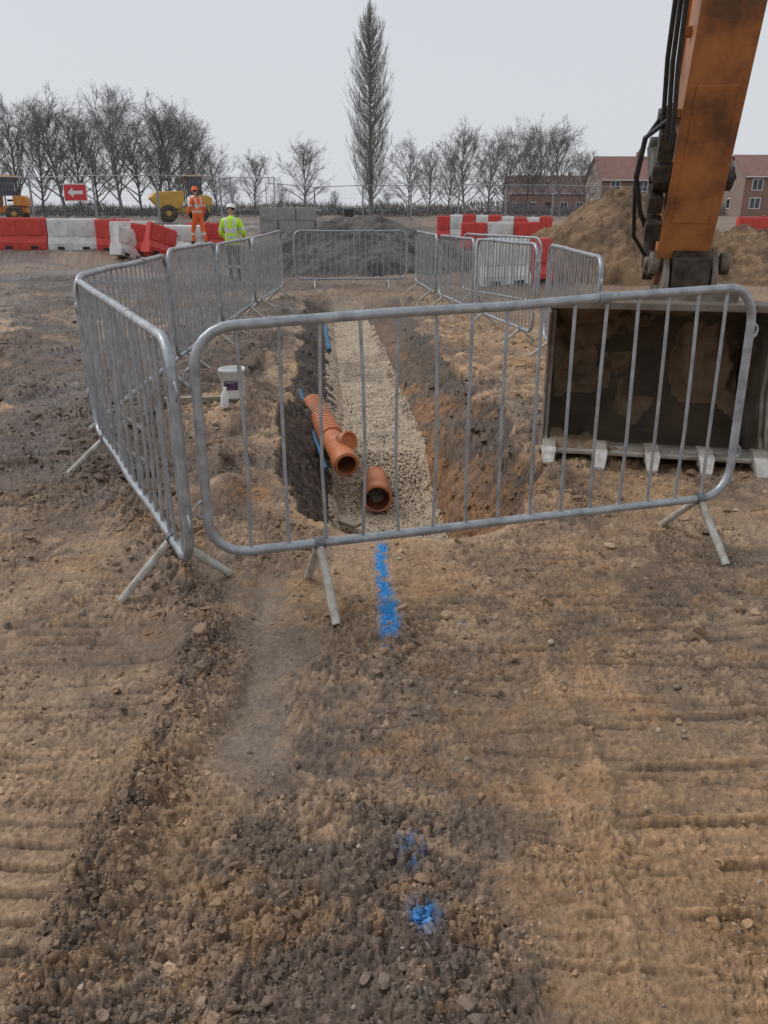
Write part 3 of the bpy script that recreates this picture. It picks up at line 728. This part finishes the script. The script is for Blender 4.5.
# ---------------------------------------------------------------- plant vehicles
def wheel(mb,x,y,z,r,w):
    mb.lathe([(r*.35,-w/2),(r*.85,-w/2),(r,-w*.35),(r,w*.35),(r*.85,w/2),(r*.35,w/2)],M_tyre,(x,y,z),(0,1,0),20)
    mb.lathe([(0,-w*.4),(r*.5,-w*.45),(r*.5,w*.45),(0,w*.4)],M_yelv,(x,y,z),(0,1,0),14)
def dumper(x,y,paint,rot=0,name='site_dumper'):
    e=empty(name,(x,y,Hs(x,y)),rot)
    mb=MB()
    mb.prism([(-1.0,.55),(1.6,.55),(1.6,.85),(1.2,.95),(.2,.95),(.1,.8),(-1.0,.8)],-.45,.45,paint,1)
    mb.prism([(.9,.95),(1.75,.9),(1.75,1.35),(1.55,1.5),(.9,1.5)],-.6,.6,paint,1)
    mb.obj('chassis_and_engine_cover',e,.04)
    mb=MB(); mb.prism([(-1.9,1.35),(-1.35,.75),(-.2,.75),(.05,1.1),(.1,1.75),(-1.5,1.7)],-.85,.85,paint,1); mb.obj('skip',e,.05)
    mb=MB()
    for sx in(-.9,.95):
        for sy in(-.85,.85): wheel(mb,sx,sy,.5,.5,.4)
    mb.obj('wheels',e)
    mb=MB()
    for sx,sy in((.25,-.5),(.25,.5),(1.15,-.5),(1.15,.5)): mb.tube([(sx,sy,.9),(sx,sy,2.55)],.04,M_hyd,8)
    mb.box((.7,0,2.58),(1.15,1.2,.09),paint); mb.box((.75,0,1.25),(.5,.5,.12),M_black); mb.box((1.0,0,1.5),(.1,.5,.5),M_black)
    mb.obj('roll_over_frame',e,.015)
    mb=MB(); mb.add([(.25,-.46,1.5),(.25,.46,1.5),(.25,.46,2.5),(.25,-.46,2.5)],[(0,1,2,3)],M_glass); mb.add([(1.1,-.505,1.5),(.3,-.505,1.5),(.3,-.505,2.5),(1.1,-.505,2.5)],[(0,1,2,3)],M_glass); mb.obj('screens',e)
dumper(-23.2,50,M_orgv,.2); dumper(-12.2,50,M_yelv,.35)

# ---------------------------------------------------------------- workers
def skin(name,J,E,root,parent,zonefn,mats):
    names=list(J); me=bpy.data.meshes.new(name); me.from_pydata([J[k][0] for k in names],[(names.index(a),names.index(b)) for a,b in E],[])
    o=bpy.data.objects.new(name,me); col.objects.link(o)
    o.modifiers.new('s','SKIN'); sd=me.skin_vertices[0].data
    for i,k in enumerate(names):
        r=J[k][1]; sd[i].radius=r if isinstance(r,tuple) else (r,r); sd[i].use_root=(k==root)
    s=o.modifiers.new('ss','SUBSURF'); s.levels=2; s.render_levels=2
    dg=bpy.context.evaluated_depsgraph_get(); nm=bpy.data.meshes.new_from_object(o.evaluated_get(dg))
    bpy.data.objects.remove(o)
    nm.materials.clear()
    for m in mats: nm.materials.append(m)
    for p in nm.polygons: p.material_index=zonefn(p.center); p.use_smooth=True
    b=bpy.data.objects.new(name,nm); col.objects.link(b); b.parent=parent; return b
def worker(x,y,rot,jacket,trous,arms,headtilt=.0,stride=0.,helmet=M_white,z=None):
    e=empty('construction_worker',(x,y,Hs(x,y)-.01 if z is None else z),rot)
    eL,wL,eR,wR=arms
    J={'pelvis':((0,0,.96),(.155,.12)),'belly':((0,0,1.13),(.17,.13)),'chest':((0,.01,1.33),(.195,.14)),'neck0':((0,.015,1.49),(.075,.07)),'neck':((0,.03,1.58),(.055,.055)),
       'shL':((-.19,0,1.42),.085),'elL':(eL,.062),'wrL':(wL,.045),'shR':((.19,0,1.42),.085),'elR':(eR,.062),'wrR':(wR,.045),
       'hpL':((-.095,0,.88),.105),'knL':((-.11,.03+stride,.50),.075),'anL':((-.12,stride*1.2,.11),.06),'toL':((-.13,.15+stride*1.2,.05),(.045,.04)),
       'hpR':((.095,0,.88),.105),'knR':((.11,.03-stride,.50),.075),'anR':((.12,-stride*1.6,.11),.06),'toR':((.13,.15-stride*1.6,.05),(.045,.04))}
    E=[('pelvis','belly'),('belly','chest'),('chest','neck0'),('neck0','neck'),('chest','shL'),('shL','elL'),('elL','wrL'),('chest','shR'),('shR','elR'),('elR','wrR'),
       ('pelvis','hpL'),('hpL','knL'),('knL','anL'),('anL','toL'),('pelvis','hpR'),('hpR','knR'),('knR','anR'),('anR','toR')]
    def zone(c):
        if c.z<.14: return 3
        arm=abs(c.x)>.215
        if c.z<.86 and not arm: return 2 if c.z<.33 or c.z>.40 else 1 
        if c.z>1.545: return 4
        if not arm and (1.03<c.z<1.085 or 1.19<c.z<1.245): return 1
        if not arm and .09<abs(c.x)<.14 and c.z>1.2: return 1
        if arm and 1.22<c.z<1.27: return 1
        return 0
    skin('body',J,E,'pelvis',e,zone,[jacket,M_ref,trous,M_boot,M_skin])
    hb=MB(); Rm=Matrix.Rotation(-headtilt,3,'X'); hc=Vector((0,.04,1.66))
    vs=[];fs=[];seg=18;rn=14
    for i in range(rn+1):
        ph=math.pi*i/rn
        for k in range(seg):
            th_=2*math.pi*k/seg; px=.076*math.sin(ph)*math.cos(th_); py=.096*math.sin(ph)*math.sin(th_); pz=.118*math.cos(ph)
            if pz<-.02: px*=1-.35*(-pz-.02)/.1; py*=1-.15*(-pz-.02)/.1
            if pz<-.03 and py<0: py*=.8
            vs.append(hc+Rm@Vector((px,py,pz)))
    fs=[(i*seg+k,i*seg+(k+1)%seg,(i+1)*seg+(k+1)%seg,(i+1)*seg+k) for i in range(rn) for k in range(seg)]
    hb.add(vs,fs,M_skin,True)
    def hp(a): return hc+Rm@Vector(a)
    hb.tube([hp((0,.09,.015)),hp((0,.112,-.022)),hp((0,.096,-.032))],[.008,.014,.010],M_skin,8)
    hb.tube([hp((-.024,.083,-.058)),hp((0,.092,-.060)),hp((.024,.083,-.058))],.006,M_hor,6)
    for sx in(-1,1):
        hb.tube([hp((sx*.03,.086,.004)),hp((sx*.03,.094,.004))],.010,M_eye,8)
        hb.tube([hp((sx*.074,0,.02)),hp((sx*.088,-.012,.012)),hp((sx*.080,-.004,-.03))],[.012,.014,.008],M_skin,8)
    hb.obj('head',e)
    h2_=MB(); h2_.lathe([(.085,-.03),(.083,.0),(.07,.06),(.03,.09),(0,.095)],M_hair,hp((0,-.012,.02)),Rm@Vector((0,-.25,1)),18); h2_.obj('hair',e)
    h3=MB(); h3.lathe([(.098,0),(.128,-.006),(.128,.004),(.110,.012),(.106,.05),(.085,.095),(.045,.12),(0,.127)],helmet,hp((0,0,.04)),Rm@Vector((0,0,1)),22)
    h3.prism([(.10,.0),(.165,-.02),(.165,-.012),(.10,.012)],-.06,.06,helmet)
    n_=8
    for i in range(len(h3.v)-n_,len(h3.v)): h3.v[i]=tuple(hp((h3.v[i][0],h3.v[i][1],h3.v[i][2]+.04)))
    h3.obj('hard_hat',e)
    for w_,el,sx,nm in((wL,eL,-1,'left_hand'),(wR,eR,1,'right_hand')):
        w_=Vector(w_); d=(w_-Vector(el)).normalized(); s_=Vector((sx,0,0)); s_=(s_-d*s_.dot(d)).normalized(); nrm=d.cross(s_)
        g=MB(); g.tube([w_-d*.03,w_+d*.02,w_+d*.06,w_+d*.10],[.030,.034,.040,.034],M_skin,10)
        for i,(off,ln) in enumerate(((-.028,.062),(-.010,.072),(.010,.078),(.028,.070))):
            b0=w_+d*.09+s_*off; g.tube([b0,b0+d*ln*.45+nrm*.006,b0+d*ln*.75-nrm*.012,b0+d*ln*.9-nrm*.03],[.0105,.0095,.009,.007],M_skin,6)
        b0=w_+d*.035-s_*.03; g.tube([b0,b0+d*.03-s_*.022,b0+d*.06-s_*.026-nrm*.012],[.013,.011,.008],M_skin,6)
        g.obj(nm,e)
    return e
worker(-3.72,20.0,-.15,M_yel,M_navy,((-.30,.02,1.14),(-.22,.20,1.0),(.30,.02,1.14),(.22,.20,1.0)),.35,.06)
worker(-6.15,27.2,.9,M_hor,M_hor,((-.27,.05,1.14),(-.26,.22,.97),(.27,-.04,1.14),(.27,.08,.90)),.1,.12,M_hor)

# ---------------------------------------------------------------- houses
def house(x,y,w,d,ea,ri,rot,roofm,z=None):
    e=empty('brick_house',(x,y,Hs(x,y)-.1),rot)
    mb=MB(); mb.box((0,0,ea/2),(w,d,ea),M_brick)
    mb.prism([(-d/2,ea),(d/2,ea),(0,ri-.1)],-w/2,-w/2+.3,M_brick); mb.prism([(-d/2,ea),(d/2,ea),(0,ri-.1)],w/2-.3,w/2,M_brick); mb.obj('walls',e)
    mb=MB()
    for sy in(-1,1):
        a=(sy*(d/2+.35),ea-.18); b=(0,ri); mb.prism([a,b,(b[0],b[1]+.15),(a[0],a[1]+.15)],-w/2-.25,w/2+.25,roofm)
    mb.obj('roof',e)
    mb=MB(); mb.box((w*.3,0,ri+.1),(.6,.6,1.1),M_brick); mb.lathe([(.1,.65),(.12,.95),(.09,.95)],M_roof2,(w*.3,0,ri),(0,0,1),10); mb.obj('chimney',e)
    g=MB(); f=MB()
    nw=max(2,int(w/2.6))
    for k in range(nw):
        for zz_ in(1.5,3.5):
            if zz_+.7>ea: continue
            if zz_<2 and k==nw//2: continue
            px=-w/2+w*(k+.5)/nw
            f.box((px,-d/2-.02,zz_),(1.3,.06,1.25),M_frame)
            for q in(-.3,.3): g.box((px+q,-d/2-.055,zz_),(.5,.02,1.08),M_glass)
    for zz_ in(1.5,3.5):
        for sx in(-1,1):
            f.box((sx*(w/2+.02),0,zz_),(.06,1.1,1.2),M_frame); g.box((sx*(w/2+.055),0,zz_),(.02,.9,1.0),M_glass)
    f.obj('window_frames',e); g.obj('windows',e)
    mb=MB(); mb.box((-w/2+w*(nw//2+.5)/nw,-d/2-.03,1.05),(1.0,.08,2.1),M_hyd); mb.obj('door',e)
    mb=MB(); mb.tube([(-w/2-.2,-d/2-.38,ea-.1),(w/2+.2,-d/2-.38,ea-.1)],.06,M_frame,6); mb.obj('gutter',e)
house(30.5,108,7,7,4.3,7.0,.05,M_roof2)
house(37.2,112,6,7,4.3,7.3,1.5,M_roof2)
house(46.0,100,9,7,4.4,6.7,.03,M_roof2)
house(56,102,8,7,4.4,6.9,.05,M_roof2)
house(64,100,9,7,4.6,7.2,-.1,M_roof)
house(29,150,14,7,3.6,6.4,.0,M_roof)

# ---------------------------------------------------------------- trees
def segmesh(name,segs,mat):
    A=np.array([s[0] for s in segs]); B=np.array([s[1] for s in segs]); ra=np.array([s[2] for s in segs]); rb=np.array([s[3] for s in segs])
    d=B-A; d/=np.linalg.norm(d,axis=1)[:,None]+1e-9
    ref=np.where(np.abs(d[:,2:3])<.9,np.array([[0,0,1.]]),np.array([[1.,0,0]]))
    u_=np.cross(d,ref); u_/=np.linalg.norm(u_,axis=1)[:,None]; w_=np.cross(d,u_)
    V=[]
    for P_,r in((A,ra),(B,rb)):
        for k in range(3):
            t=2*math.pi*k/3; V.append(P_+(u_*math.cos(t)+w_*math.sin(t))*r[:,None])
    V=np.stack(V,1).reshape(-1,3); n=len(segs); b=(np.arange(n)*6)[:,None]
    F=np.concatenate([b+np.array([[0,1,4,3]]),b+np.array([[1,2,5,4]]),b+np.array([[2,0,3,5]])],1).reshape(-1)
    me=bpy.data.meshes.new(name); me.vertices.add(len(V)); me.vertices.foreach_set('co',V.astype(np.float32).ravel())
    nf=len(F)//4; me.loops.add(len(F)); me.loops.foreach_set('vertex_index',F.astype(np.int32)); me.polygons.add(nf)
    me.polygons.foreach_set('loop_start',np.arange(0,len(F),4,dtype=np.int32)); me.update(calc_edges=True); me.materials.append(mat); return me
def tree_mesh(name,seed,hgt=11,up=.10,wide=.6,nlimb=26,mat=M_bark):
    R=random.Random(seed); segs=[]
    def rv(): return Vector((R.uniform(-1,1),R.uniform(-1,1),R.uniform(-1,1)))
    def line(p,d,L,r0,r1,ns,jit,trop):
        pts=[p]; dd=d; q=p
        for i in range(ns):
            dd=(dd+rv()*jit+Vector((0,0,trop))).normalized(); q2=q+dd*L/ns
            a=r0+(r1-r0)*i/ns; b=r0+(r1-r0)*(i+1)/ns; segs.append((q[:],q2[:],a,b)); q=q2; pts.append(q)
        return pts
    def at(pts,f):
        f=min(f,.999)*(len(pts)-1); i=int(f); return pts[i]+(pts[i+1]-pts[i])*(f-i),(pts[i+1]-pts[i]).normalized()
    def side(d,a):
        ax=rv(); ax=(ax-d*ax.dot(d)).normalized(); return (d*math.cos(a)+ax*math.sin(a)).normalized()
    tr=line(Vector((0,0,-.2)),Vector((0,0,1)),hgt*.80,hgt*.018,.03,8,.09,.05)
    for i in range(nlimb):
        f=.20+.78*(i/nlimb)**.9; p,d=at(tr,f)
        t=(f-.20)/.80; env=math.sin(math.pi*min(1,(.26+.62*t)))**.6
        L=hgt*(.12+.40*wide*env)*R.uniform(.75,1.15); a=math.radians(R.uniform(42,66)-26*t)
        az=i*2.4+R.uniform(-.5,.5); dd=(Vector((math.cos(az),math.sin(az),0))*math.sin(a)+Vector((0,0,1))*math.cos(a)).normalized()
        lb=line(p,dd,L,hgt*.0085*(1-.6*t)+.01,.014,6,.18,up)
        for j in range(8):
            p2,d2=at(lb,R.uniform(.18,1)); L2=L*R.uniform(.22,.42); b2=line(p2,side(d2,R.uniform(.4,.9)),L2,.020,.010,4,.2,up)
            for k in range(6):
                p3,d3=at(b2,R.uniform(.15,1)); L3=R.uniform(.35,.95); b3=line(p3,side(d3,R.uniform(.35,.9)),L3,.011,.007,2,.2,up)
                for m in range(3):
                    p4,d4=at(b3,R.uniform(.1,1)); line(p4,side(d4,R.uniform(.35,.9)),R.uniform(.2,.5),.0075,.005,1,.1,up)
    return segmesh(name,segs,mat)
variants=[tree_mesh('bare_tree_mesh',s,11,up,wd,nl) for s,up,wd,nl in((11,.08,.85,25),(23,.03,1.0,28),(37,.10,.80,24),(41,.04,1.05,30),(59,.10,.75,24))]
def vh(me):
    a=np.empty(len(me.vertices)*3,dtype=np.float32); me.vertices.foreach_get('co',a); return a.reshape(-1,3)[:,2].max()
vhs=[vh(m) for m in variants]
# (x m, distance m, height m)
spec=[]
cp_,sp_=.9308,.3655
for (px,top,Yd) in [(-70,95,88),(-30,88,84),(2,92,86),(26,92,92),(48,80,84),(66,96,94),(84,98,96),(106,80,82),(128,92,92),(147,86,86),(160,100,94),(174,96,84),(190,116,96),(212,142,90),(250,146,88),(303,131,84),(410,128,90),(430,148,96),(450,140,92),(468,114,86),(492,124,94),(512,114,88),(530,126,94),(545,114,92),(568,112,84),(590,140,92),(385,185,96),(335,190,100),(640,160,125),(700,165,128),(232,175,98),(280,178,99)]:
    dy=(top-512)/769; dd=(sp_*Yd+dy*cp_*Yd)/(cp_-dy*sp_); zt_=1.6-dd
    spec.append((round((px-384)*(cp_*Yd+sp_*dd)/769,1),Yd,zt_-.875))
for i,(Xw,Yd,ht) in enumerate(spec):
    k=i%5
    o=bpy.data.objects.new('bare_tree',variants[k]); col.objects.link(o); o.location=(Xw,Yd,.875); s=ht/vhs[k]
    o.scale=(s*random.uniform(1.0,1.2),s*random.uniform(1.0,1.2),s); o.rotation_euler[2]=random.uniform(0,6.28)
segs=[];R=random.Random(5); Ht=22.0
def rvv(): return Vector((R.uniform(-1,1),R.uniform(-1,1),R.uniform(-1,1)))
q=Vector((0,0,-.2)); n_=24
for i in range(n_):
    q2=Vector((R.uniform(-.06,.06),R.uniform(-.06,.06),(Ht-.8)*(i+1)/n_)); segs.append((q[:],q2[:],.34*(1-i/n_)+.02,.34*(1-(i+1)/n_)+.01)); q=q2
def prof_w(z):
    t=min(max(z/Ht,0),1)
    return 3.9*(.45+.55*math.sin(math.pi*min(1,t/.62)*.5))*(1-max(0,(t-.62)/.38)**1.8)+.05
for i in range(480):
    f=(i+R.random())/480; z0=1.3+(Ht-3.2)*f**.9; a=R.uniform(0,6.283)
    L=R.uniform(1.8,4.6)*(1-.45*f); zt2=z0+L*.93; rr=min(prof_w(zt2)*R.uniform(.45,1.12),L*.82)
    out=Vector((math.cos(a),math.sin(a),0)); p=Vector((0,0,z0)); pts=[p]
    for s_ in range(1,6):
        t=s_/5; p2=Vector((0,0,z0))+out*(rr*(1-(1-t)**1.7))+Vector((0,0,L*.93*t))+rvv()*.06; r0=.040*(1-t)+.010; segs.append((p[:],p2[:],r0,max(r0-.008,.007))); p=p2; pts.append(p)
    for k in range(11):
        g_=R.uniform(.12,1)*4.99; j=int(g_); b=pts[j]+(pts[j+1]-pts[j])*(g_-j); dd=(Vector((0,0,1))+out*.22+rvv()*.38).normalized(); ll=R.uniform(.5,1.2)*(1-.3*f); b2=b+dd*ll; segs.append((b[:],b2[:],.011,.006))
        dd2=(dd+rvv()*.4).normalized(); b3=b+dd*ll*.4; b4=b3+dd2*ll*.6; segs.append((b3[:],b4[:],.008,.005))
pm=segmesh('poplar_mesh',segs,M_bark2); o=bpy.data.objects.new('poplar_tree',pm); col.objects.link(o); o.location=(-1.6,100,.875)
segs=[]
for i in range(26000):
    x=R.uniform(-75,70); y_=R.uniform(100,104); hh=1.0+1.0*float(vnoise(np.array([x*.25]),np.array([2.]),3)[0]); z_=.8+R.random()*hh*.8
    dd=(Vector((0,0,1))+rvv()*.9).normalized()*R.uniform(.3,.9); segs.append(((x,y_,z_),(x+dd.x,y_+dd.y,z_+dd.z),.03,.012))
hm=segmesh('hedge_mesh',segs,M_bark); o=bpy.data.objects.new('distant_hedge',hm); col.objects.link(o)
print('trees',time.time()-T0)

# ---------------------------------------------------------------- light, world, camera
wd=bpy.data.worlds.new('World'); scene.world=wd; wd.use_nodes=True; nt=wd.node_tree; bg=nt.nodes['Background']
sky=nt.nodes.new('ShaderNodeTexSky'); sky.sky_type='NISHITA'; sky.sun_disc=False; sky.sun_elevation=math.radians(50); sky.sun_rotation=math.radians(-68); sky.dust_density=4
hs=nt.nodes.new('ShaderNodeHueSaturation'); hs.inputs['Saturation'].default_value=.15
nt.links.new(sky.outputs['Color'],hs.inputs['Color'])
tc=nt.nodes.new('ShaderNodeTexCoord'); sx=nt.nodes.new('ShaderNodeSeparateXYZ'); nt.links.new(tc.outputs['Generated'],sx.inputs[0])
n_=nt.nodes.new('ShaderNodeTexNoise'); n_.inputs['Scale'].default_value=1.6; n_.inputs['Detail'].default_value=4; nt.links.new(tc.outputs['Generated'],n_.inputs['Vector'])
ad=nt.nodes.new('ShaderNodeMath'); ad.operation='MULTIPLY_ADD'; ad.inputs[1].default_value=.12; nt.links.new(n_.outputs['Fac'],ad.inputs[0]); nt.links.new(sx.outputs['Z'],ad.inputs[2])
rp=nt.nodes.new('ShaderNodeValToRGB'); rp.color_ramp.elements[0].position=.0; rp.color_ramp.elements[0].color=(.72,.74,.775,1); rp.color_ramp.elements[1].position=.6; rp.color_ramp.elements[1].color=(.63,.67,.735,1)
nt.links.new(ad.outputs[0],rp.inputs['Fac'])
sc=nt.nodes.new('ShaderNodeVectorMath'); sc.operation='SCALE'; sc.inputs['Scale'].default_value=10.0; nt.links.new(rp.outputs['Color'],sc.inputs[0])
mx=nt.nodes.new('ShaderNodeMixRGB'); mx.inputs['Fac'].default_value=.9; nt.links.new(hs.outputs['Color'],mx.inputs[1]); nt.links.new(sc.outputs[0],mx.inputs[2])
nt.links.new(mx.outputs['Color'],bg.inputs['Color']); bg.inputs['Strength'].default_value=.1
sl=bpy.data.lights.new('sun','SUN'); sl.energy=1.45; sl.angle=math.radians(20); sl.color=(1,.985,.965); so=bpy.data.objects.new('sun',sl); col.objects.link(so)
so.rotation_euler=Vector((-.60,.24,.765)).to_track_quat('Z','Y').to_euler()
cam=bpy.data.cameras.new('camera'); co_=bpy.data.objects.new('camera',cam); col.objects.link(co_); scene.camera=co_
cam.sensor_fit='VERTICAL'; cam.sensor_height=24; cam.lens=24*769/1024; cam.clip_start=.05; cam.clip_end=2000
co_.location=(0,0,1.6); co_.rotation_euler=(math.radians(90)-math.atan(302/769),0,0)
scene.view_settings.view_transform='Standard'; scene.view_settings.look='None'; scene.view_settings.exposure=0
print('done',time.time()-T0)
